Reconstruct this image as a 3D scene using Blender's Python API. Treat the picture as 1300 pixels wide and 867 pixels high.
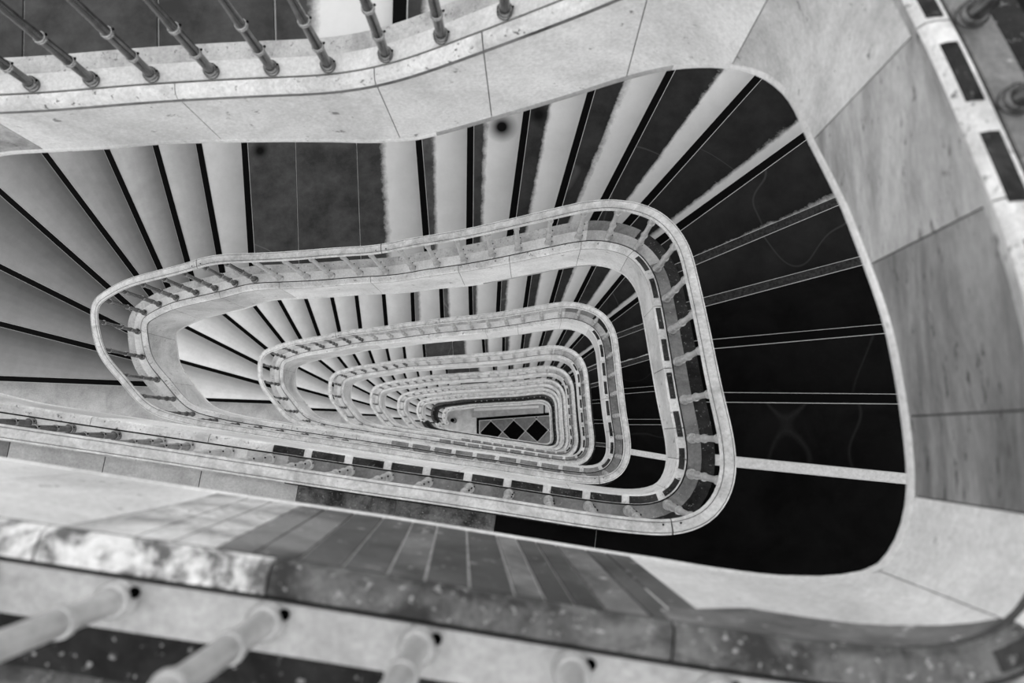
import bpy, bmesh, math, random
import numpy as np
from mathutils import Matrix, Vector
random.seed(7)
for o in list(bpy.data.objects): bpy.data.objects.remove(o)
scene = bpy.context.scene
col = scene.collection

# ------------------------------------------------------------------ camera, world, exposure
U = 3.5                       # metres per plan unit (one storey is about one unit)
R_ = 1 / 21.0                 # riser, in units
FPX, NX, NY = 1000.0, 674.0, 553.0        # focal length in pixels, image point straight below the lens
IW, IH = 1300.0, 867.0
NB = {0: 19, 1: 21, 2: 24}
NRIS = lambda k: NB.get(k, 22)
LOOPS = 8
BLEV = {0: 0.338, 1: 1.18}                # depth of the landing that ends each turn
for k in range(2, LOOPS + 2): BLEV[k] = BLEV[k-1] + NRIS(k-1) * R_
DG = BLEV[LOOPS + 1]                      # ground floor depth below the lens
n_ = np.array([(NX-650)/FPX, (NY-433.5)/FPX, 1.0]); n_ /= np.linalg.norm(n_)
ex_ = np.array([1.0, 0, 0]) - n_*n_[0]; ex_ /= np.linalg.norm(ex_)
ey_ = np.cross(n_, ex_)
def back(p, d):
    r = np.array([(p[0]-650)/FPX, (p[1]-433.5)/FPX, 1.0])
    P = r * (d / (r @ n_)); return np.array([P @ ex_, P @ ey_])
cam = bpy.data.objects.new('camera', bpy.data.cameras.new('camera')); col.objects.link(cam)
right = Vector((ex_[0], -ey_[0], -n_[0])); down = Vector((ex_[1], -ey_[1], -n_[1])); fwd = Vector((ex_[2], -ey_[2], -n_[2]))
M = Matrix((( right.x, -down.x, -fwd.x, 0), (right.y, -down.y, -fwd.y, 0), (right.z, -down.z, -fwd.z, DG*U), (0, 0, 0, 1)))
cam.matrix_world = M
cam.data.sensor_width = 36; cam.data.lens = 36*FPX/IW; cam.data.clip_start = 0.02; cam.data.clip_end = 200
cam.data.dof.use_dof = True; cam.data.dof.focus_distance = 6.5; cam.data.dof.aperture_fstop = 2.8
scene.camera = cam
w = bpy.data.worlds.new('world'); scene.world = w; w.use_nodes = True
w.node_tree.nodes['Background'].inputs[0].default_value = (1, 1, 1, 1)
w.node_tree.nodes['Background'].inputs[1].default_value = 1.1
vs = scene.view_settings
vs.view_transform = 'Standard'; vs.look = 'None'; vs.gamma = 1; vs.use_curve_mapping = False; vs.exposure = 0.62

# ------------------------------------------------------------------ materials
def lin(v):
    v = v/255.0
    return v/12.92 if v <= .04045 else ((v+.055)/1.055)**2.4
def grey(v): l = lin(v); return (l, l, l, 1)
def nd(t, kind, **kw):
    n = t.nodes.new(kind)
    for a, b in kw.items(): setattr(n, a, b)
    return n
def base_mat(name, rough, metal=0.0, spec=.3):
    m = bpy.data.materials.new(name); m.use_nodes = True
    t = m.node_tree; b = t.nodes['Principled BSDF']
    b.inputs['Roughness'].default_value = rough; b.inputs['Metallic'].default_value = metal
    b.inputs['Specular IOR Level'].default_value = spec
    return m, t, b
def noise(t, scale, detail=5, rough=.6, coord=None, dist=0):
    n = nd(t, 'ShaderNodeTexNoise'); n.inputs['Scale'].default_value = scale
    n.inputs['Detail'].default_value = detail; n.inputs['Roughness'].default_value = rough; n.inputs['Distortion'].default_value = dist
    if coord is not None: t.links.new(coord, n.inputs['Vector'])
    return n.outputs['Fac']
def ramp(t, fac, stops):
    r = nd(t, 'ShaderNodeValToRGB'); e = r.color_ramp.elements
    while len(e) < len(stops): e.new(.5)
    for el, (p, c) in zip(e, stops): el.position = p; el.color = c
    t.links.new(fac, r.inputs[0]); return r.outputs[0]
def mixc(t, fac, a, b):
    m = nd(t, 'ShaderNodeMix', data_type='RGBA')
    if isinstance(fac, float): m.inputs[0].default_value = fac
    else: t.links.new(fac, m.inputs[0])
    for i, x in ((6, a), (7, b)):
        if isinstance(x, tuple): m.inputs[i].default_value = x
        else: t.links.new(x, m.inputs[i])
    return m.outputs[2]
def bump(t, b, h, s=.2, d=.004):
    n = nd(t, 'ShaderNodeBump'); n.inputs['Strength'].default_value = s; n.inputs['Distance'].default_value = d
    t.links.new(h, n.inputs['Height']); t.links.new(n.outputs[0], b.inputs['Normal'])
def objcoord(t):
    return nd(t, 'ShaderNodeTexCoord').outputs['Object']
def cracks(t, c):
    return ramp(t, noise(t, .7, 2, .5, c, 0), [(.4965, (0, 0, 0, 1)), (.4995, (1, 1, 1, 1)), (.5005, (1, 1, 1, 1)), (.5035, (0, 0, 0, 1))])
def stone(name, lo, hi, scale=3.0, speck=None, speck_amt=.62, rough=.6, vein=False, spec=.25, stretch=None, tight=(.36, .60)):
    m, t, b = base_mat(name, rough, 0, spec)
    c = objcoord(t)
    if stretch:
        mp = nd(t, 'ShaderNodeMapping'); mp.inputs['Scale'].default_value = stretch; t.links.new(c, mp.inputs[0]); c = mp.outputs[0]
    f = noise(t, scale, 10, .72, c, .4)
    out = ramp(t, f, [(tight[0], grey(lo)), (tight[1], grey(hi))])
    if speck is not None:
        s = ramp(t, noise(t, scale*9, 4, .7, c), [(speck_amt-.055, (0, 0, 0, 1)), (speck_amt+.0, (1, 1, 1, 1))])
        out = mixc(t, s, out, grey(speck))
    if vein:
        out = mixc(t, cracks(t, c), out, grey(min(255, hi+14)))
    gr = ramp(t, noise(t, 70, 3, .8, c), [(.3, (.80, .80, .80, 1)), (.7, (1.12, 1.12, 1.12, 1))])
    mu = nd(t, 'ShaderNodeMix', data_type='RGBA', blend_type='MULTIPLY'); mu.inputs[0].default_value = 1.0
    t.links.new(out, mu.inputs[6]); t.links.new(gr, mu.inputs[7]); out = mu.outputs[2]
    t.links.new(out, b.inputs['Base Color'])
    bump(t, b, noise(t, scale*14, 4, .6, c), .15, .003)
    return m
def tread_mat(name, frac, dark, light, soft=.10):  # front and back tones paint riser shade, inverted, into the colour
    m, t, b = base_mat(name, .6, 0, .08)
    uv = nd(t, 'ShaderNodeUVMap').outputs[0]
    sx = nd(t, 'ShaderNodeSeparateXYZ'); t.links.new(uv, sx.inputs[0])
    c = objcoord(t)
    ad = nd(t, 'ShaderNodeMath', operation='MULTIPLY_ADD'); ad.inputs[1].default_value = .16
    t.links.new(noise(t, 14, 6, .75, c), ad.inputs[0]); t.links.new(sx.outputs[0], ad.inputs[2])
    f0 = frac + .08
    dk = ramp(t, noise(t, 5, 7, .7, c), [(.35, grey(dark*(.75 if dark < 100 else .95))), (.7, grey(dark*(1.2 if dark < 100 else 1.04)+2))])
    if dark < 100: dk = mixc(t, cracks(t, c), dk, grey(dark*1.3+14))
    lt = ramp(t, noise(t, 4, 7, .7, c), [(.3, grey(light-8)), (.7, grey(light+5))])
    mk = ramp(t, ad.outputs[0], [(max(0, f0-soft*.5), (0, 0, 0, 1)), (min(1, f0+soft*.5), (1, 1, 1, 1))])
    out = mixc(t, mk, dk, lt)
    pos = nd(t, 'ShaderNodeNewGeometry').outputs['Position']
    for px, dd, rr in DARK_SPOTS:
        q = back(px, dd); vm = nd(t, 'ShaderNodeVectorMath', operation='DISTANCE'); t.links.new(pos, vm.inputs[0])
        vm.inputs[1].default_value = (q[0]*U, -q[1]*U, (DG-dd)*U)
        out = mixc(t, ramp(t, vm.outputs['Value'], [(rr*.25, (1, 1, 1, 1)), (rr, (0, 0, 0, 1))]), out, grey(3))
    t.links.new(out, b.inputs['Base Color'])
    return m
DARK_SPOTS = [((330, 191), 1.75, .09), ((637, 161), 1.656, .13), ((684, 146), 1.61, .10)]     # round dark spots on the steps
def metal_mat(name, lo, hi, rough, metal=.0, spec=.6, sc=9):
    m, t, b = base_mat(name, rough, metal, spec)
    c = objcoord(t)
    t.links.new(ramp(t, noise(t, sc, 5, .7, c), [(.35, grey(lo)), (.65, grey(hi))]), b.inputs['Base Color'])
    return m
MT = {}
MT['face_light'] = stone('pale_marble', 180, 216, 1.6, 120, .70)
MT['face_grey'] = stone('light_grey_marble', 150, 196, 1.8, 110, .69)
MT['face_mid'] = stone('grey_marble', 118, 176, 3.0, 95, .67, stretch=(1.6, .45, 1.6))
MT['face_dark'] = stone('shaded_grey_marble', 80, 142, 3.2, 70, .66, stretch=(1.6, .4, 1.6))
MT['face_shade2'] = stone('uneven_shade_marble', 50, 118, 3.2, 170, .68)
MT['face_mott'] = stone('mottled_pale_marble', 85, 205, 4.0, 90, .68)
MT['face_shade'] = stone('shade_marble', 44, 84, 2.6, 140, .68, stretch=(1.0, 1.0, 1.0))
MT['lip'] = stone('pale_moulding_marble', 176, 222, 4.0, 95, .67)
MT['face_black'] = stone('inverted_light_black_marble', 14, 40, 3, 80, .7, spec=.08)
MT['lip_mott'] = stone('mottled_moulding_marble', 85, 205, 9, 70, .72, tight=(.44, .54))
MT['lip_dark'] = stone('dark_moulding_marble', 42, 104, 8, 150, .66, tight=(.42, .60))  # darker moulding stone for the topmost lip's lower run
MT['ledge_mid'] = stone('mid_grey_ledge_marble', 135, 165, 5)
MT['strip_mid'] = stone('mid_grey_border_stone', 75, 115, 5, 130, .68)
MT['light_patch_soft'] = stone('inverted_light_patch_grey', 95, 140, 8, 70, .66)
MT['cove_shade'] = stone('shadow_band_cove_stone', 30, 75, 5.0)  # shadow band under the topmost lip, painted as dark cove stone
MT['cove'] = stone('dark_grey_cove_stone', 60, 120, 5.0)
MT['ledge'] = stone('pale_ledge_marble', 178, 205, 3, None)
MT['ledge_grey'] = stone('grey_ledge_marble', 82, 122, 5, 150, .69)
MT['strip_light'] = stone('light_border_stone', 140, 182, 5, 110, .66)
MT['strip_dark'] = stone('dark_speckled_border_stone', 14, 42, 7, 130, .68, spec=.08)
MT['bead'] = stone('grey_bead_stone', 132, 160, 3)
MT['groove'] = stone('black_groove', 10, 20, 3)
MT['joint'] = stone('dark_joint_mortar', 50, 75, 5)
MT['light_patch'] = stone('inverted_light_patch_dark', 22, 58, 8, 110, .66, spec=.08)  # dark tone painted for inverted light on the lip
MT['black'] = stone('inverted_light_tread_black', 4, 15, 3, vein=True, spec=.04)  # brightly lit right-hand steps, inverted light painted as black
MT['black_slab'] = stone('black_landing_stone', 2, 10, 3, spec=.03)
MT['slab_mott'] = stone('mottled_landing_stone', 40, 110, 8, 140, .66, spec=.1)
MT['slab_light'] = stone('pale_landing_stone', 150, 185, 3)
MT['slab_grey'] = stone('grey_landing_stone', 95, 130, 3, spec=.1)
MT['grout'] = stone('pale_grout', 190, 210, 5)
MT['nose_black'] = metal_mat('black_nosing_strip', 0, 2, .6, 0, .05)
MT['nose_grey'] = metal_mat('dark_grey_nosing_strip', 22, 52, .6, 0, .08, 60)
MT['nose_light'] = metal_mat('pale_nosing_strip', 175, 200, .5, 0, .2, 60)
MT['nose_edge'] = metal_mat('pale_nosing_edge', 165, 185, .5, 0, .2)
MT['rail'] = stone('worn_pale_handrail', 165, 212, 12, 85, .72, .35, spec=.5)
MT['rail_dark'] = stone('dark_handrail', 22, 60, 10, 75, .70, .35, spec=.2)
MT['rail_groove'] = stone('dark_handrail_groove', 30, 90, 7)
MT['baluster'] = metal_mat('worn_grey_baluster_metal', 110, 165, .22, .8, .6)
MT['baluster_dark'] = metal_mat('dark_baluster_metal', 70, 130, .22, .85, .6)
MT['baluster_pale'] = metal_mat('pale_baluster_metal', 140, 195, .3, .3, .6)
MT['collar'] = metal_mat('grey_collar_metal', 120, 175, .3, .3, .6)
MT['stud'] = metal_mat('plain_black', 0, 1, .8, 0, .02)  # black of inverted highlight dots, also on joint screws and newel finial
MT['soffit'] = stone('plain_soffit_plaster', 185, 205, 2)
MT['floor_light'] = stone('pale_hall_floor', 165, 195, 4)
MT['tile_black'] = stone('black_floor_tile', 1, 4, 4, spec=.03)
MT['tile_grey'] = stone('grey_floor_tile', 85, 110, 4)
FR = {}
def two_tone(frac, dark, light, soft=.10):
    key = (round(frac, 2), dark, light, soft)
    if key not in FR: FR[key] = tread_mat('shade_banded_tread_stone', frac, dark, light, soft)
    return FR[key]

# ------------------------------------------------------------------ helpers for objects
def mesh_obj(name, verts, faces, mats, parent=None, fmat=None, smooth=False, uv=None):
    me = bpy.data.meshes.new(name)
    me.from_pydata([tuple(map(float, v)) for v in verts], [], faces)
    for m in (mats if isinstance(mats, (list, tuple)) else [mats]): me.materials.append(m)
    if fmat is not None: me.polygons.foreach_set('material_index', fmat)
    if uv is not None:
        ul = me.uv_layers.new(name='UVMap')
        for lp in me.loops: ul.data[lp.index].uv = uv[lp.vertex_index]
    me.validate(); me.update()
    if smooth: me.polygons.foreach_set('use_smooth', [True]*len(me.polygons))
    return link(name, me, parent)
def link(name, me, parent=None, loc=None):
    o = bpy.data.objects.new(name, me); col.objects.link(o)
    if parent is not None: o.parent = parent
    if loc is not None: o.location = loc
    return o
def thing(name, label, cat, group=None, kind=None, loc=(0, 0, 0)):
    o = bpy.data.objects.new(name, None); col.objects.link(o); o.location = loc; o.empty_display_size = .2
    tag(o, label, cat, group, kind); return o
def tag(o, label, cat, group=None, kind=None):
    o['label'] = label; o['category'] = cat
    if group: o['group'] = group
    if kind: o['kind'] = kind
def W(xy, d): return (xy[0]*U, -xy[1]*U, (DG-d)*U)

# ------------------------------------------------------------------ plan of the open well
e_ = .012
NODES = [((207,491),20),((182,460),19),((176,429),18),((178,404),17),((193,392),16),((221,381),15),((248,373.5),14),((284,365),13),
 ((319,355),12),((390,352),12),((457,347),12),((523,342),11.7),((592,330),10),((642,320),9),((692,309),8),((740,300),7),
 ((775,300),6),((812,314),5),((836,346),4),((847,391.6),3),((856,436.6),2),((867,499),1),((881,570),0),((878,603),0),((860,634),0),((826,648),0),((790,647.5),0),
 ((746,642.5),0),((596,619.5),0),((494,605),0),((294,574.6),0),((42,537),0)]
PN = [back(p, 1.18+R_*k-e_) for p, k in NODES] + [np.array((-.86,-.038)), np.array((-.945,-.066))]
PN = np.array(PN)
def catmull(P, n=24):
    out = []; m = len(P)
    for i in range(m):
        p0, p1, p2, p3 = P[i-1], P[i], P[(i+1) % m], P[(i+2) % m]
        def tj(a, b): return max(1e-6, np.linalg.norm(b-a))**.5
        t0 = 0; t1 = t0+tj(p0, p1); t2 = t1+tj(p1, p2); t3 = t2+tj(p2, p3)
        for t in np.linspace(t1, t2, n, endpoint=False):
            A1 = (t1-t)/(t1-t0)*p0+(t-t0)/(t1-t0)*p1; A2 = (t2-t)/(t2-t1)*p1+(t-t1)/(t2-t1)*p2; A3 = (t3-t)/(t3-t2)*p2+(t-t2)/(t3-t2)*p3
            B1 = (t2-t)/(t2-t0)*A1+(t-t0)/(t2-t0)*A2; B2 = (t3-t)/(t3-t1)*A2+(t-t1)/(t3-t1)*A3
            out.append((t2-t)/(t2-t1)*B1+(t-t1)/(t2-t1)*B2)
    return np.array(out)
raw = catmull(PN)
NS = 960
def resample(P, n):
    Q = np.vstack([P, P[:1]]); L = np.r_[0, np.cumsum(np.linalg.norm(np.diff(Q, axis=0), axis=1))]
    s = np.linspace(0, L[-1], n, endpoint=False)
    return np.stack([np.interp(s, L, Q[:, 0]), np.interp(s, L, Q[:, 1])], 1), L[-1]
Rc, PLEN = resample(raw, NS)
def csmooth(A, wn):
    k = np.hanning(wn+2)[1:-1]; k /= k.sum(); h = wn//2
    E = np.vstack([A[-h:], A, A[:h]]); return np.stack([np.convolve(E[:, i], k, 'valid') for i in range(A.shape[1])], 1)[:len(A)]
Rc = csmooth(Rc, 21)
Rc, PLEN = resample(Rc, NS)
tan = np.roll(Rc, -1, 0)-np.roll(Rc, 1, 0); tan /= np.linalg.norm(tan, axis=1)[:, None]
tan = csmooth(tan, 15); tan /= np.linalg.norm(tan, axis=1)[:, None]
nrm = np.stack([-tan[:, 1], tan[:, 0]], 1)          # points into the well
def samp(A, s):
    x = (np.asarray(s) % 1.0)*NS; i = np.floor(x).astype(int) % NS; t = (x-np.floor(x))
    return A[i]*(1-t)[..., None]+A[(i+1) % NS]*t[..., None]
def Rp(s, o=0.0):
    s = np.atleast_1d(np.asarray(s, float)); return samp(Rc, s)+o*samp(nrm, s)
def s_near(xy):
    return float(np.argmin(np.linalg.norm(Rc-np.asarray(xy), axis=1)))/NS
O_IN, O_OUT = -.028, -.72
def isect(o, a, b, near):
    A = Rc+o*nrm; B = np.roll(A, -1, 0); d = b-a; best = None
    for i in range(NS):
        e = B[i]-A[i]; den = d[0]*e[1]-d[1]*e[0]
        if abs(den) < 1e-12: continue
        q = A[i]-a; u = (q[0]*d[1]-q[1]*d[0])/den
        if -1e-9 <= u <= 1+1e-9:
            p = A[i]+u*e; dist = np.linalg.norm(p-near)
            if best is None or dist < best[0]: best = (dist, (i+u)/NS, p)
    return best
def mk_line(inn, out):
    """plan line of one riser: where it meets the inner and the outer edge of the stair"""
    d = out-inn; d = d/np.linalg.norm(d)
    a = isect(O_IN, inn, out, inn); b = isect(O_OUT, inn, out, inn+d*.8)
    return dict(si=a[1], pi=a[2], so=b[1], po=b[2])
LPX = [((145,488.5),(0,483)),((121,444.6),(0,414)),((117,400),(0,341.6)),((137,368),(0,246.7)),((171.6,352),(54.5,196)),((202,345.7),(132.5,190)),
 ((236,336),(195,187)),((276,328),(249.6,184)),((316,323.5),(307,181)),((537.7,300),(527.4,168)),((592.6,300),(594,155)),((647,277),(666.6,132)),
 ((704.6,263.5),(749.6,106.4)),((763.5,252),(848,88.7)),((816.5,255.4),(957.7,97.8)),((858,286),(1016.8,171.3)),((882,326.5),(1055.4,254)),
 ((896,378.5),(1080,330)),((907,432),(1104.5,414.4)),((922.8,499.6),(1125.5,501.6)),((942.8,582),(1144.5,602))]
MPX = [((337,512),(255,509)),((300,480),(230.7,461)),((300,449.4),(237,417.7)),((340,446.5),(284,401)),((358.4,436),(323,391.4)),((380,431),(355,386)),
 ((403.5,427.8),(387,381.7)),((429.5,423.6),(420,380)),((456,420.5),(451,380)),((488.6,416),(485.5,380)),((523,412),(521.5,372)),((559.6,407),(558,369)),
 ((596,402),(595,364)),((630,397),(632,357)),((664,392.7),(670,350.5)),((696.5,387.6),(709,344)),((727.7,384.6),(750,340)),((755.4,389.7),(789.6,348)),
 ((774,404),(808.5,378)),((783,424),(815.4,412)),((788.5,461),(822.4,451)),((793,494),(829,491)),((797.5,533),(836.5,533)),((802,571),(844,578))]
def lines_from(px, b, N):
    out = []
    for i, (a, c) in enumerate(px):
        d = b+(N-1-i)*R_; out.append(mk_line(back(a, d), back(c, d)))
    return out
LL = lines_from(LPX, BLEV[1], 21); ML = lines_from(MPX, BLEV[2], 24)
def unwrap(ls):
    if ls[0]['si'] > .6: ls[0]['si'] -= 1
    if ls[0]['so'] > .6: ls[0]['so'] -= 1
    for a, b in zip(ls[:-1], ls[1:]):
        for q in ('si', 'so'):
            if b[q] < a[q]-.5: b[q] += 1
unwrap(LL); unwrap(ML)
def lines(k):
    if k == 0: return LL[:9]+LL[10:20]
    if k == 1: return LL
    if k == 2: return ML
    return ML[:10]+LL[9:]
def tread_depths(k):
    N = NRIS(k); b = BLEV[k]
    if k == 0:
        T0 = .768; st = BLEV[1]
        return [st-(st-T0)*(i+1)/9 for i in range(9)]+[.747, .698, .650, .600, .548, .495, .445, .407, .374, b]
    return [b+(N-1-i)*R_ for i in range(N)]
# height of the string ledge round each turn, as a function of s
GRID = np.arange(NS+1)/NS
DL = {}
for k in range(LOOPS, -1, -1):
    ks, kd = [], []
    for ln, d in zip(lines(k), tread_depths(k)): ks.append(ln['si']); kd.append(d-e_)
    if kd[0] is not None: ks[0] = max(ks[0], 0.0)
    ks += [.955, 1.0]; kd += [BLEV[k]-e_, BLEV[k]-(R_ if k > 0 else 0)*.9-e_]
    # flat landings: hold the level up to just before the next riser
    s2, d2 = [], []
    for i in range(len(ks)):
        if i > 0 and ks[i]-ks[i-1] > .07:
            s2.append(ks[i]-.022); d2.append(kd[i-1])
        s2.append(ks[i]); d2.append(kd[i])
    DL[k] = np.interp(GRID, s2, d2)
allD = np.concatenate([DL[k][:-1] for k in range(LOOPS, -1, -1)])
kk = np.hanning(43)[1:-1]; kk /= kk.sum()
sm = np.convolve(np.r_[np.full(20, allD[0]), allD, np.full(20, allD[-1])], kk, 'valid')
for j, k in enumerate(range(LOOPS, -1, -1)):
    seg = sm[j*NS:(j+1)*NS]; nxt = sm[min((j+1)*NS, len(sm)-1)]
    DL[k] = np.r_[seg, nxt]
def ledge(k, s): return np.interp(np.asarray(s), GRID, DL[k])
sl = lambda i: LL[i-1]['si']
sc1, sc2, sb1 = s_near((.21,.094)), s_near((.166,.108)), s_near((.082,.102))
HB = ([0, sl(3), sl(6), sl(8), sl(9), (sl(9)+sl(10))/2, sl(10), sl(11), sl(14), sl(15), sl(17), sl(19), sl(20), sl(21), sc1, sc2, sb1, 1],
      [.17, .19, .187, .172, .15, .145, .165, .18, .178, .16, .147, .135, .122, .105, .095, .13, .155, .165])
HB0 = ([0, sl(9), (sl(9)+sl(10))/2, sl(10), sl(11), sl(14), sl(16), sl(18), sl(19), sl(20), sl(21), sc1, sc2, sb1, 1],
       [.15, .13, .125,   .148, .172, .187, .190, .179, .158, .144, .141, .145, .18, .207, .225])
def hbot(k, s): return np.interp(s, *(HB0 if k == 0 else HB))
RAIL_H = .21
# ------------------------------------------------------------------ sweeps along the well
def sweep(name, k, s0, s1, prof, mat, parent, step=None, smooth=False, lower=None, skew=0, wedge=None):
    """prof: list of (offset into the well, height above the ledge); lower: same length, True = hang from the string's lower edge"""
    n = max(2, int(math.ceil((s1-s0)/(step or 1/240)))+1)
    ss = np.linspace(s0, s1, n); d = ledge(k, np.clip(ss, 0, 1)); hb = hbot(k, np.clip(ss, 0, 1)); m = len(prof); V = []
    for j, (o, z) in enumerate(prof):
        if skew and not (lower and lower[j]): p = Rp(ss+skew, o); d = ledge(k, np.clip(ss+skew, 0, 1))
        else: p = Rp(ss, o); d = ledge(k, np.clip(ss, 0, 1))
        if wedge and wedge[0][j]: z = -.017+(z+.017)*wedge[1](ss)
        dd = d-z if not (lower and lower[j]) else d+hb-z
        V.append(np.stack([p[:, 0]*U, -p[:, 1]*U, (DG-dd)*U], 1))
    V = np.stack(V, 1).reshape(-1, 3); F = []
    for i in range(n-1):
        for j in range(m):
            a, b = i*m+j, i*m+(j+1) % m; F.append((a, b, b+m, a+m))
    F.append(tuple(range(m))[::-1]); F.append(tuple((n-1)*m+j for j in range(m)))
    o = mesh_obj(name, V, F, mat, parent)
    if smooth:
        me = o.data
        fl = [True]*len(me.polygons); fl[-1] = fl[-2] = False
        me.polygons.foreach_set('use_smooth', fl)
        me.set_sharp_from_angle(angle=math.radians(38))
    return o

ORD = ['topmost', 'second', 'third', 'fourth', 'fifth', 'sixth', 'seventh', 'eighth', 'lowest']
JO = [(-.57,-.35), (-.36,-.36), (-.155,-.37), (-.045,-.37), (.10,-.385), (.19,-.335), (.228,-.215), (.231,-.105), (.236,-.012), (.236,.035), (.205,.09)]
JS = sorted(s_near(p) for p in JO)
JS = [0.0, .05, .10, .15] + [j for j in JS if j > .17]
last = JS[-1]
JS += [s_near((.055, .098)), s_near((-.11, .074)), s_near((-.205, .061)), s_near((-.30, .046)), s_near((-.48, .02)), s_near((-.66, -.007)), s_near((-.84, -.034)), 1.0]
def face_mat(k, s):
    p = Rp(s)[0]
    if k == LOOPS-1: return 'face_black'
    if k == 0 and p[0] < -.57: return 'face_mid'
    if p[0] > .15 and -.30 < p[1] < .05:                 # right side: its shading is put into the block colours
        if k == 0: return 'face_grey' if p[1] < -.18 else 'face_mid' if p[1] < -.10 else 'face_dark' if p[1] < .02 else 'face_grey'
        return 'face_grey'
    if k == 0 and p[1] > 0 and -.205 < p[0] < .055: return 'face_shade'
    if p[0] < -.6 and k > 0: return 'face_grey'
    return 'face_light' if k < 3 else 'face_grey'
def lip_mat(k, s):
    p = Rp(s)[0]
    if k == 0 and p[1] > 0 and -.11 < p[0] < .15: return 'lip_dark'
    if k == 0 and p[1] > 0 and -.31 < p[0] < .15: return 'lip_mott'
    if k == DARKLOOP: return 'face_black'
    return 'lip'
DARKLOOP = LOOPS-1  # this turn's string and rail carry inverted light, painted black
s_d0, s_d1 = sl(15)+.01, s_near((-.36,.037))            # where the border stone is dark
s_m0 = sl(14)
sp = .0595/PLEN
NBAL = int(round(1/sp))
PH = {0: s_near(back((357,788), .329)), 1: s_near(back((596,619), 1.168))}
def fill(anch):
    """baluster positions: the anchors, with the gaps between them filled at the usual spacing"""
    a = sorted(x % 1.0 for x in anch); out = []
    a = [x for i, x in enumerate(a) if i == 0 or x-a[i-1] > .62*sp]
    for x, y in zip(a, a[1:]+[a[0]+1]):
        n = max(1, int(round((y-x)/sp))); out += [(x+(y-x)*i/n) % 1.0 for i in range(n)]
    return sorted(out)
def base_s(px, k):
    d = BLEV[k]
    for it in range(25): sv = s_near(back(px, d)); d = .5*d+.5*float(ledge(k, sv))
    return sv
BPX1 = [(216.7,508),(196.4,482.4),(181,452.5),(176,423),(184,399),(203,387),(224,379.6),(250,373),(274,367.5),(299,361),(324,354),(356.5,352.4),(390,352),(422,349),(457,347),(490,345.5),(523,341.5),(555,336),(588.5,330),(624,323),(657,318),(695,309),(734.6,300),(774,299),(810,312.5),(834,342),(846,378.5),(853,419),(862,460),(872,507),(880,555),(878,603),(847,640)]+[(746-50.4*i, 642.5-7.5*i) for i in range(-1, 15)]
BPX0 = [(42,106),(118,103),(194,98),(270,94.5),(345,90.5),(417,85),(490,69),(560,44),(641,14),(1224,25),(1293,131),(725,845),(534,816),(343,787),(148,759)]
BAL1 = fill([base_s(p, 1) for p in BPX1]); BAL0 = fill([base_s(p, 0) for p in BPX0])
def bal_s(k): return BAL0 if k == 0 else BAL1
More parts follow.
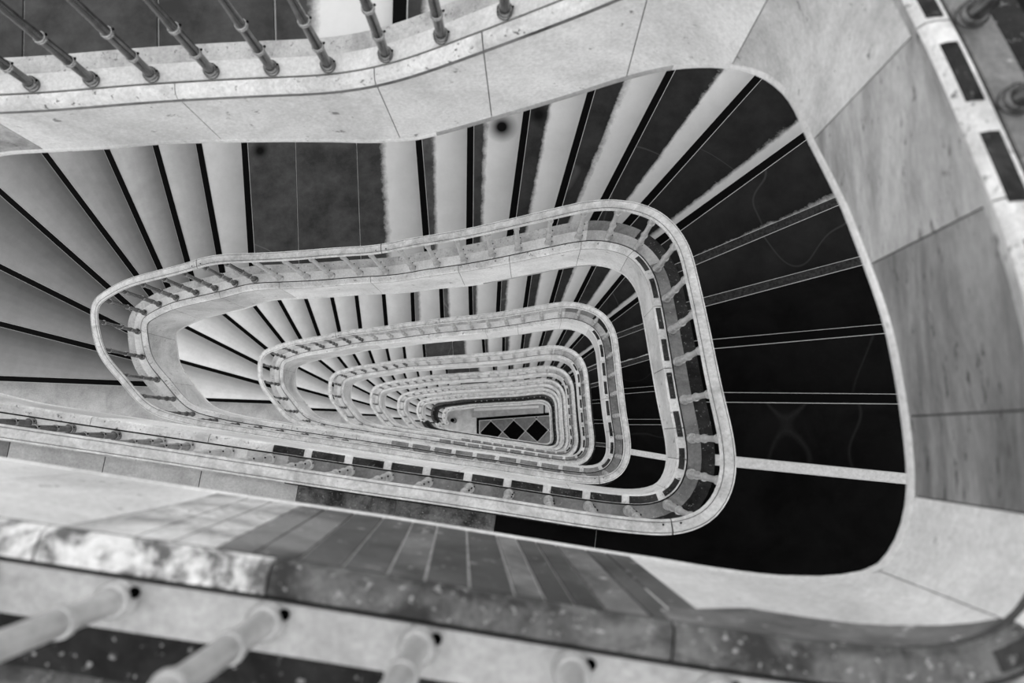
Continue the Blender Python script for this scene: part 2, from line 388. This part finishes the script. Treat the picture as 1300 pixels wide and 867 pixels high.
for k in range(0, LOOPS+1):
    st = thing('stone_string', '', 'stair string', 'stone strings of the stairwell')
    fine = 1/240 if k <= 2 else 1/140
    a0, a1 = 0.0, 1.0
    # ledge the balusters stand on, split where the stone changes colour
    LP = [(-.0125, 0), (.0072, 0), (.0072, -.03), (-.0125, -.03)]
    s_e1 = s_d1 if k else sl(21)+.01
    for (u, v, mm) in ((a0, s_m0, 'ledge'), (s_m0, s_d0+.02, 'ledge_mid'), (s_d0+.02, s_e1, 'ledge_grey'), (s_e1, s_e1+.02, 'ledge_mid'), (s_e1+.02, a1, 'ledge' if k else 'ledge_mid')):
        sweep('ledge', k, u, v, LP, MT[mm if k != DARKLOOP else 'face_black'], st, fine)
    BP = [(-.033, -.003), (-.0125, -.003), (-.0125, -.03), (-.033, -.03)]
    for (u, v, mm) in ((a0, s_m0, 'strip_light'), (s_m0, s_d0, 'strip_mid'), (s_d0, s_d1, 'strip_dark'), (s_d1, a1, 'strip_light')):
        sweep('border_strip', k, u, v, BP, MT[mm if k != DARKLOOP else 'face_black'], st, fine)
    sweep('groove', k, a0, a1, [(.0072, -.004), (.0095, -.004), (.0095, -.02), (.0072, -.02)], MT['groove'], st, fine)
    # moulded lip and the stone blocks of the face, with open joints
    for i in range(len(JS)-1):
        g = .00035
        u, v = JS[i]+g*.5, JS[i+1]-g*.5
        mid = (u+v)/2
        pl = sweep('lip_block', k, u, v, [(.0095, .000), (.0165, -.0004), (.0205, -.002), (.0226, -.006), (.0228, -.0085), (.0205, -.0105), (.0095, -.0105)],
              MT[lip_mat(k, mid)], st, fine, True)
        if k == 0 and face_mat(0, mid) == 'face_shade': continue
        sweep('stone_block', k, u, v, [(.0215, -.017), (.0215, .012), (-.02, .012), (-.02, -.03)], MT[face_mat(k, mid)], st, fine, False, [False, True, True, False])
    if k == 0:  # slanted narrow blocks paint inverted baluster shadow bands on the face
        xs = [.060, .045, .030, .012, -.001, -.013, -.027, -.045, -.063, -.082, -.101, -.119, -.137, -.155, -.173, -.191, -.212]
        q = [s_near((x, .091+.148*x)) for x in xs]; js = next(JS[i] for i in range(len(JS)-1) if face_mat(0, (JS[i]+JS[i+1])/2) == 'face_shade')
        for i in range(len(q)-1):
            mm = ['face_shade', 'face_shade', 'face_shade2'][i % 3] if i < 12 else ['face_shade2', 'face_mott', 'face_mott', 'face_mott'][i-12]
            sweep('stone_block', k, q[i]+.0002, q[i+1]-.0002, [(.0217, -.0172), (.0217, .012), (-.02, .012), (-.02, -.03)], MT[mm], st, fine, False, [False, True, True, False], skew=-.016/PLEN)  # slanted baluster shadow bands, not separate stones
    if k == 0:  # shadow on the upper face, added as a tapering dark strip
        u, v = s_near((.205, .09)), s_near((.055, .098))
        tri = lambda q: np.interp(q, [u, u+.25*(v-u), u+.7*(v-u), v], [.02, .6, 1.0, .35])
        sweep('shade_strip', k, u, v, [(.0219, -.016), (.0219, -.070), (.0200, -.070), (.0200, -.016)], MT['face_shade2'], st, fine, False, None, 0, ([False, True, True, False], tri))
    for (u, v, mm) in (((a0, sl(15), 'cove'), (sl(15), sl(21), 'face_mid'), (sl(21), a1, 'cove_shade')) if k == 0 else ((a0, a1, 'cove'),)):
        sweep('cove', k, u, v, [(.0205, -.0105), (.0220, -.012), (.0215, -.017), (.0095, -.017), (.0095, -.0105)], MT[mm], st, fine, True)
    sweep('joint_backing', k, a0, a1 if k else s_near((.06, .1)), [(.0207, -.0165), (.0207, .014), (-.018, .014), (-.018, -.03)], MT['joint'], st, fine, False, [False, True, True, False])
    if k == 0: sweep('joint_backing', k, s_near((.06, .1)), 1.0, [(.0207, -.0165), (.0207, .014), (-.018, .014), (-.018, -.03)], MT['face_grey'], st, fine, False, [False, True, True, False])  # pale backing forms the painted stripes between the slanted shadow bands
    for (u, v, mm) in ((a0, sl(11)+.008, 'face_light'), (sl(11)+.008, sl(15)-.004, 'bead'), (sl(15)-.004, a1, 'face_light')):
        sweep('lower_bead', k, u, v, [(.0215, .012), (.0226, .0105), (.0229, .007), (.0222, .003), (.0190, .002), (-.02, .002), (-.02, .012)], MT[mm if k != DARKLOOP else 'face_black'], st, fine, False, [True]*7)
    # lip patches between balusters: inverted light and baluster shadow, built in as dark panels
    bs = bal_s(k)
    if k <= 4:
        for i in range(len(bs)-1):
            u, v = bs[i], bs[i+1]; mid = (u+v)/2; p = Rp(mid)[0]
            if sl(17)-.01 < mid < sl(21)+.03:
                sweep('light_patch_panel', k, u+.28*(v-u), v-.05*(v-u), [(.0120, .0008), (.0168, .0004), (.0200, -.0018), (.0175, -.006), (.0120, -.004)], MT['light_patch'], st, 1/400)
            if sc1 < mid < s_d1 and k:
                sweep('light_patch_panel', k, u+.18*(v-u), v-.02*(v-u), [(.0102, .0008), (.0165, .0005), (.0207, -.0016), (.0175, -.006), (.0102, -.004)], MT['light_patch' if k == 1 else 'light_patch_soft'], st, 1/400)
    if k == 0: lab = 'topmost pale stone string nearest the camera, running along the picture edges'
    elif k == 1: lab = 'second stone string from the top, below the largest complete handrail loop'
    elif k == LOOPS: lab = 'lowest stone string framing the diamond tiled hall floor'
    else: lab = '%s stone string counted down from the top of the stairwell' % ORD[k]
    st['label'] = lab

# ------------------------------------------------------------------ steps
def poly_prism(name, la, lb, ztop, th, mats, parent, n=6, o_in=O_IN, shrink=(0, 0), drop_front=True):
    """a step between plan lines la and lb; uv.x runs from its front edge to its back"""
    ti = np.linspace(la['si'], lb['si'], n+1); to = np.linspace(la['so'], lb['so'], n+1)
    pi = Rp(ti, o_in); po = Rp(to, O_OUT)
    pi[0], po[0], pi[-1], po[-1] = la['pi'], la['po'], lb['pi'], lb['po']
    def push(i, j, amt):
        for P in (pi, po):
            d = P[j]-P[i]; d = d/max(1e-9, np.linalg.norm(d)); P[i] = P[i]+d*amt
    push(0, 1, shrink[0]); push(n, n-1, shrink[1])
    V, uv = [], []
    for z in (ztop, ztop+th):
        for i in range(n+1):
            for v, P in ((0, pi), (1, po)):
                V.append(W(P[i], z)); uv.append((i/n, v))
    m = 2*(n+1); F, fm = [], []
    for i in range(n):
        a = 2*i; F.append((a, a+2, a+3, a+1)); fm.append(0)
        F.append((m+a, m+a+1, m+a+3, m+a+2)); fm.append(1)
        F.append((a, m+a, m+a+2, a+2)); fm.append(0)
        F.append((a+1, a+3, m+a+3, m+a+1)); fm.append(0)
    F.append((0, 1, m+1, m)); fm.append(2)
    F.append((2*n, m+2*n, m+2*n+1, 2*n+1)); fm.append(0)
    return mesh_obj(name, V, F, mats, parent, fm, uv=uv), pi, po
def nosing(la, nxt, ztop, mat, parent):
    a, b = la['pi'], la['po']; d = (b-a)/np.linalg.norm(b-a); q = np.array((-d[1], d[0]))
    if q @ ((nxt['pi']+nxt['po'])/2-(a+b)/2) < 0: q = -q
    def bar(x0, x1, z0, z1): 
        c = [a+q*x0, b+q*x0, b+q*x1, a+q*x1]
        return [W(p, z0) for p in c]+[W(p, z1) for p in c]
    BF = [(0, 1, 2, 3), (4, 7, 6, 5), (0, 4, 5, 1), (1, 5, 6, 2), (2, 6, 7, 3), (3, 7, 4, 0)]
    V = bar(-.0022, .0140, ztop-.0004, ztop+.009)+bar(-.0012, .0128, ztop-.0012, ztop-.0002)
    return mesh_obj('nosing', V, BF+[tuple(i+8 for i in f) for f in BF], [MT['nose_edge'], mat], parent, [0]*6+[1]*6)
def mk_x(X, dx=-.012):
    """plan line across the top landing at X"""
    i = s_near((X, -.36)); p = Rp(i)[0]; return mk_line(p, p+np.array((dx, -.2)))
TOPJ = [mk_x(-.528), mk_x(-.384)]
def cross(s):
    p = Rp(s)[0]; q = Rp(s, -.3)[0]; l = mk_line(p, q)
    for kx in ('si', 'so'):
        if l[kx] < s-.5: l[kx] += 1
    return l
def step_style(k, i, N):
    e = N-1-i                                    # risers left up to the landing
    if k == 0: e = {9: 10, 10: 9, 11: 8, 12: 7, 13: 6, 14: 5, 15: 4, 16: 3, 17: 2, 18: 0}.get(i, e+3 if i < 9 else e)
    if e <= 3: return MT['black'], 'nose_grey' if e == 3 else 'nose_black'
    if e <= 11:  # dark front, pale back: riser shadow painted in with inverted tones
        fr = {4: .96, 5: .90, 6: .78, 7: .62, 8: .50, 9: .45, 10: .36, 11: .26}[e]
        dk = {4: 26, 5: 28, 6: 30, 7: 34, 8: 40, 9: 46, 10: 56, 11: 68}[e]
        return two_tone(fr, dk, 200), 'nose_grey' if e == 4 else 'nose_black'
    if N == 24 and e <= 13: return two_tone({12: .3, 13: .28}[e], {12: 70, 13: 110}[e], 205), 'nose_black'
    if k <= 1:  # left steps: shade below the next riser painted into the back tone
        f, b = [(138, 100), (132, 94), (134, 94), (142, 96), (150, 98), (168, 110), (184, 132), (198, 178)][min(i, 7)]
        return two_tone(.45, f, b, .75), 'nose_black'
    return two_tone(.5, 206, 160 if i < 6 else 185, .7), 'nose_black'  # lower turns, with the same painted shade towards the back
for k in range(0, LOOPS+1):
    if k == 0: lab = 'topmost flight of steps with dark landing, cut off by the upper picture edge'
    elif k == 1: lab = 'widest visible flight, pale steps at left turning to brightly lit steps, inverted to black, at right'
    elif k == LOOPS: lab = 'lowest flight of small pale steps beside the hall floor'
    else: lab = '%s flight of steps counted down from the top of the stairwell' % ORD[k]
    fl = thing('stair_flight', lab, 'stairs', 'stair flights of the stairwell')
    L = lines(k); T = tread_depths(k); N = len(L)
    for i in range(N-1):
        la, lb = L[i], L[i+1]
        if k <= 2: n = 6
        else: n = 3
        if lb['si']-la['si'] > .08:              # the landing half way, in slabs
            g = .0012
            cuts = [la]+[c for c in (TOPJ+([mk_x(-.26)] if k == 0 else [])) if la['si']+.01 < c['si'] < lb['si']-.01]+[lb]
            cuts.sort(key=lambda c: c['si'])
            bed, _, _ = poly_prism('landing_bed', la, lb, T[i]+.003, .03, [MT['grout'], MT['soffit'], MT['nose_black']], fl, 8)
            for j in range(len(cuts)-1):
                fr = (cuts[j+1]['pi'][0]-cuts[j]['pi'][0])
                lastp = j == len(cuts)-2
                mt = two_tone(max(.1, 1-.088/fr), 62, 200) if lastp else two_tone(1.2, 62, 62)  # last slab's pale band is inverted riser shade, painted in
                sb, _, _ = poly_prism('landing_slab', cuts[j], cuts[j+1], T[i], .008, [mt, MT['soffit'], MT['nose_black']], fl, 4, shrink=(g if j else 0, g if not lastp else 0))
            ns = nosing(la, lb, T[i], MT['nose_black'], bed)
            continue
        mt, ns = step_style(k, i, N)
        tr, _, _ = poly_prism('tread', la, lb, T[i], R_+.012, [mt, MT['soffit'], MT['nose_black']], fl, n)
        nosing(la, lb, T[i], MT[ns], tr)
    # landing along the long lower side, in slabs
    la = L[-1]
    nx = dict(LL[0] if k == 0 else lines(k-1)[0]); nx['si'] += 1; nx['so'] += 1
    cs = [la]+[cross(s) for s in np.linspace(max(sc2, la['si']+.06), .965, 8 if k <= 2 else 4)]+[nx]
    bed, _, _ = poly_prism('landing_bed', la, nx, BLEV[k]+.003, .03, [MT['grout'], MT['soffit'], MT['nose_black']], fl, 40)
    for j in range(len(cs)-1):
        pm = (cs[j]['pi']+cs[j+1]['pi'])/2
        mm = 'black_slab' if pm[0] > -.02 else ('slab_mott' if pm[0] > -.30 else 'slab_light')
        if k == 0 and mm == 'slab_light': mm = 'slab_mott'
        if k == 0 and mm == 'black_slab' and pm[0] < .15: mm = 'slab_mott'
        if k == 1 and mm == 'slab_light' and j >= len(cs)-3: mm = 'slab_grey'
        poly_prism('landing_slab', cs[j], cs[j+1], BLEV[k], .008, [MT[mm], MT['soffit'], MT['nose_black']], fl, 12 if j == 0 else 5, shrink=(.0006 if j else 0, .0006))
    nosing(la, cs[1], BLEV[k], MT['nose_light' if k < 3 else 'nose_grey'], bed)

# ------------------------------------------------------------------ balustrades
def lathe(prof, seg):
    V, F = [], []; m = len(prof)
    for r, z in prof:
        for j in range(seg):
            a = 2*math.pi*j/seg; V.append((r*math.cos(a), r*math.sin(a), z))
    for i in range(m-1):
        for j in range(seg):
            a, b = i*seg+j, i*seg+(j+1) % seg; F.append((a, b, b+seg, a+seg))
    F.append(tuple(range(seg))[::-1]); F.append(tuple((m-1)*seg+j for j in range(seg)))
    return V, F
def mk_mesh(name, V, F, mat, smooth=True):
    me = bpy.data.meshes.new(name); me.from_pydata(V, [], F); me.materials.append(mat); me.update()
    if smooth:
        me.polygons.foreach_set('use_smooth', [True]*len(me.polygons)); me.set_sharp_from_angle(angle=math.radians(45))
    return me
HB_ = (RAIL_H-.010)*U
SHAFT = [(.020, 0), (.020, .02), (.0165, .05), (.0175, .13), (.0185, .15), (.0175, .17), (.0165, .29), (.0180, .305), (.0165, .32), (.0145, .42), (.0155, HB_-.13), (.0170, HB_-.12), (.0155, HB_-.11), (.0160, HB_-.02), (.020, HB_)]
def ring(z, r, h): return [(r*.72, z-h), (r*.95, z-h*.75), (r, z-h*.3), (r*.93, z), (r, z+h*.3), (r*.95, z+h*.75), (r*.72, z+h)]
SIMPLE = [(.025, 0), (.025, .02), (.019, .03), (.0175, .125), (.024, .135), (.024, .15), (.0165, .165), (.0165, .29), (.022, .30), (.022, .315), (.0145, .33), (.0145, HB_-.14), (.021, HB_-.13), (.021, HB_-.11), (.015, HB_-.10), (.022, HB_)]
bm_mesh = {}
for nme, mt in (('m', 'baluster'), ('d', 'baluster_dark'), ('p', 'baluster_pale')):
    bm_mesh[nme+'0'] = mk_mesh('baluster', *lathe(SHAFT, 16), MT[mt])
    bm_mesh[nme+'1'] = mk_mesh('baluster', *lathe(SIMPLE, 8), MT[mt])
    bm_mesh[nme+'2'] = mk_mesh('baluster', *lathe(SIMPLE[::2]+[SIMPLE[-1]], 5), MT[mt])
ring_m = {nme: [mk_mesh('collar', *lathe(ring(0, .0215, .010), 16), MT[mt])] for nme, mt in (('m', 'collar'), ('d', 'baluster'), ('p', 'baluster_pale'))}
base_m = {nme: mk_mesh('base_ring', *lathe([(.022, 0), (.0275, .002), (.0275, .010), (.024, .014), (.0265, .018), (.0265, .024), (.021, .030)], 16), MT[mt]) for nme, mt in (('m', 'collar'), ('d', 'baluster_dark'), ('p', 'baluster_pale'))}
def ball(r, squash=1):
    V, F = lathe([(max(1e-4, r*math.sin(a)), -r*squash*math.cos(a)) for a in np.linspace(.05, math.pi-.05, 7)], 10); return V, F
glint_m = mk_mesh('stud', *ball(.0085), MT['stud'])  # dot standing in for an inverted highlight on the balusters
glint_screw_s = mk_mesh('stud', *ball(.0045), MT['stud'])  # small dot for inverted highlights, also used for joint screws
for k in range(0, LOOPS+1):
    if k == 0: lab = 'topmost balustrade of turned metal balusters, its handrail outside the picture'
    elif k == 1: lab = 'largest complete balustrade loop with pale handrail in the middle of the picture'
    elif k == LOOPS: lab = 'lowest small balustrade beside the diamond tiled hall floor'
    else: lab = '%s balustrade counted down from the top of the stairwell' % ORD[k]
    bl = thing('balustrade', lab, 'balustrade', 'balustrades of the stairwell')
    # moulded handrail, a little wider than high
    z0 = RAIL_H
    RP = [(-.0082, -.0090), (-.0090, -.0065), (-.0080, -.0045), (-.0094, -.0022), (-.0088, .0008), (-.0058, .0030), (0, .0038), (.0058, .0030), (.0088, .0008), (.0094, -.0022), (.0080, -.0045), (.0090, -.0065), (.0082, -.0090), (.005, -.0115), (-.005, -.0115)]
    segs = [0.0, sl(9)-.012, sl(10)-.02, sc2, 1.0] if k <= 2 else [0.0, 1.0]
    for u, v in zip(segs[:-1], segs[1:]):
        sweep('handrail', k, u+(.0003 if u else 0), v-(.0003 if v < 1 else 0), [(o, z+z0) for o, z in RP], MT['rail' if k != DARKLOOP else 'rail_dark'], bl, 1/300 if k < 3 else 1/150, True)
    for sg in (-1, 1):
        sweep('rail_groove', k, 0, 1, [(sg*.0060, z0+.0033), (sg*.0066, z0+.0031), (sg*.0066, z0+.001), (sg*.0060, z0+.001)], MT['rail_groove'], bl, 1/300 if k < 3 else 1/150)
        sweep('rail_groove', k, 0, 1, [(sg*.0074, z0-.0038), (sg*.0087, z0-.0038), (sg*.0087, z0-.0052), (sg*.0074, z0-.0052)], MT['rail_groove'], bl, 1/300 if k < 3 else 1/150)
    if k in (1, 2):
        for jx in segs[1:-1]:
            for off in (-.0035, .0035):
                p = Rp(jx+off, .004)[0]; d = float(ledge(k, jx+off))
                link('joint_screw', glint_screw_s, bl, W(p, d-z0-.0055))
    for s in bal_s(k):
        p = Rp(s)[0]; d = float(ledge(k, s)); loc = W(p, d)
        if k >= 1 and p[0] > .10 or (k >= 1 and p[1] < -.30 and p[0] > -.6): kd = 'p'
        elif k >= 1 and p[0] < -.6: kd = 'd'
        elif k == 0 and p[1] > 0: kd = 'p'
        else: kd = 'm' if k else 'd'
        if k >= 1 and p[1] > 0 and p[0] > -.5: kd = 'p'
        if k == 0 and p[0] < -.62: continue       # past the picture's left edge
        b = link('baluster', bm_mesh[kd+('0' if k <= 1 else '1' if k <= 3 else '2')], bl, loc)
        if k <= 1:
            for z in (.145, .305, HB_-.12):
                link('collar', ring_m[kd][0], b, (0, 0, z))
            link('base_ring', base_m[kd], b, (0, 0, 0))
            if k == 0 and p[1] > 0:  # black dots modelled in place of inverted highlights on the metal
                link('stud', glint_m, b, (.026, .010, .012))
            else:
                link('stud', glint_screw_s, b, (.0245, .008, .022)); link('stud', glint_screw_s, b, (.022, .009, .150)); link('stud', glint_screw_s, b, (.021, .009, .310))

# ------------------------------------------------------------------ hall floor at the bottom
def slab(name, pts, d0, d1, mat, parent=None):
    n = len(pts); V = [W(p, d0) for p in pts]+[W(p, d1) for p in pts]
    F = [tuple(range(n)), tuple(range(2*n-1, n-1, -1))]+[(i, i+n, (i+1) % n+n, (i+1) % n) for i in range(n)]
    return mesh_obj(name, V, F, mat, parent)
flo = slab('floor', [(-2.2, 1.2), (1.4, 1.2), (1.4, -1.6), (-2.2, -1.6)], DG+.004, DG+.05, MT['floor_light'])
flo['kind'] = 'structure'; flo['label'] = 'pale hall floor with inlaid black diamond tiles at the bottom'; flo['category'] = 'floor'
B = lambda x, y: back((x, y), DG)
fr = [B(605, 530.5), B(700, 523.5), B(700, 575), B(605, 575)]
slab('border_tile', fr, DG+.001, DG+.004, MT['tile_black'], flo)
a, b_, c_, d_ = B(608.3, 533.7), B(699, 527.2), B(699, 574), B(608.3, 574)
slab('grout_bed', [a, b_, c_, d_], DG-.0005, DG+.001, MT['grout'], flo)
u = B(652, 534)-B(623, 535.2); v = np.array((-u[1], u[0]));
if v[1] < 0: v = -v
o0 = B(623, 535.2)+v*.47
def clip(poly, n, c):
    out = []
    for i in range(len(poly)):
        p, q = poly[i], poly[(i+1) % len(poly)]; dp, dq = n @ p-c, n @ q-c
        if dp >= 0: out.append(p)
        if dp*dq < 0: out.append(p+(q-p)*(dp/(dp-dq)))
    return out
def inframe(poly):
    for p, q in ((a, b_), (b_, c_), (c_, d_), (d_, a)):
        t = q-p; n = np.array((-t[1], t[0])); n = n/np.linalg.norm(n); m = (a+c_)/2
        if n @ (m-p) < 0: n = -n
        poly = clip(poly, n, n @ p+.006)
        if len(poly) < 3: return None
    return poly
for i in range(-1, 5):
    for j in range(-2, 4):
        for half in (0, 1):
            c0 = o0+u*(i+.5*half)+v*(j+.5*half)
            dm = [c0+u*.488, c0+v*.488, c0-u*.488, c0-v*.488]
            pc = inframe(dm)
            if pc: slab('floor_tile', pc, DG-.0015, DG+.0005, MT['tile_black' if not half else 'tile_grey'], flo)
pl = slab('stone_plinth', [B(600, 517), B(690, 513), B(690, 524.5), B(600, 530)], DG-.05, DG+.004, MT['bead'])
slab('coping', [B(602, 518.5), B(684, 515), B(684, 518), B(602, 522)], DG-.054, DG-.05, MT['grout'], pl)
slab('border_tile', [B(689.5, 512), B(692, 512), B(692, 527), B(689.5, 527)], DG+.0005, DG+.004, MT['tile_black'], flo)
tag(pl, 'low grey stone plinth along the edge of the diamond tiles', 'plinth')
me_n = mk_mesh('shaft', *lathe([(.11, 0), (.11, .08), (.07, .12), (.06, .7), (.085, .75), (.085, .82), (.05, .86)], 14), MT['baluster_dark'])
nw = thing('newel_post', 'small dark turned newel post at the foot of the stairs', 'newel post', loc=W(B(577, 534), DG))
link('shaft', me_n, nw); link('finial', mk_mesh('finial', *ball(.085), MT['stud']), nw, (0, 0, .93))
print('PLEN', PLEN, 'NBAL', NBAL, 'DG', DG, 'objects', len(bpy.data.objects))
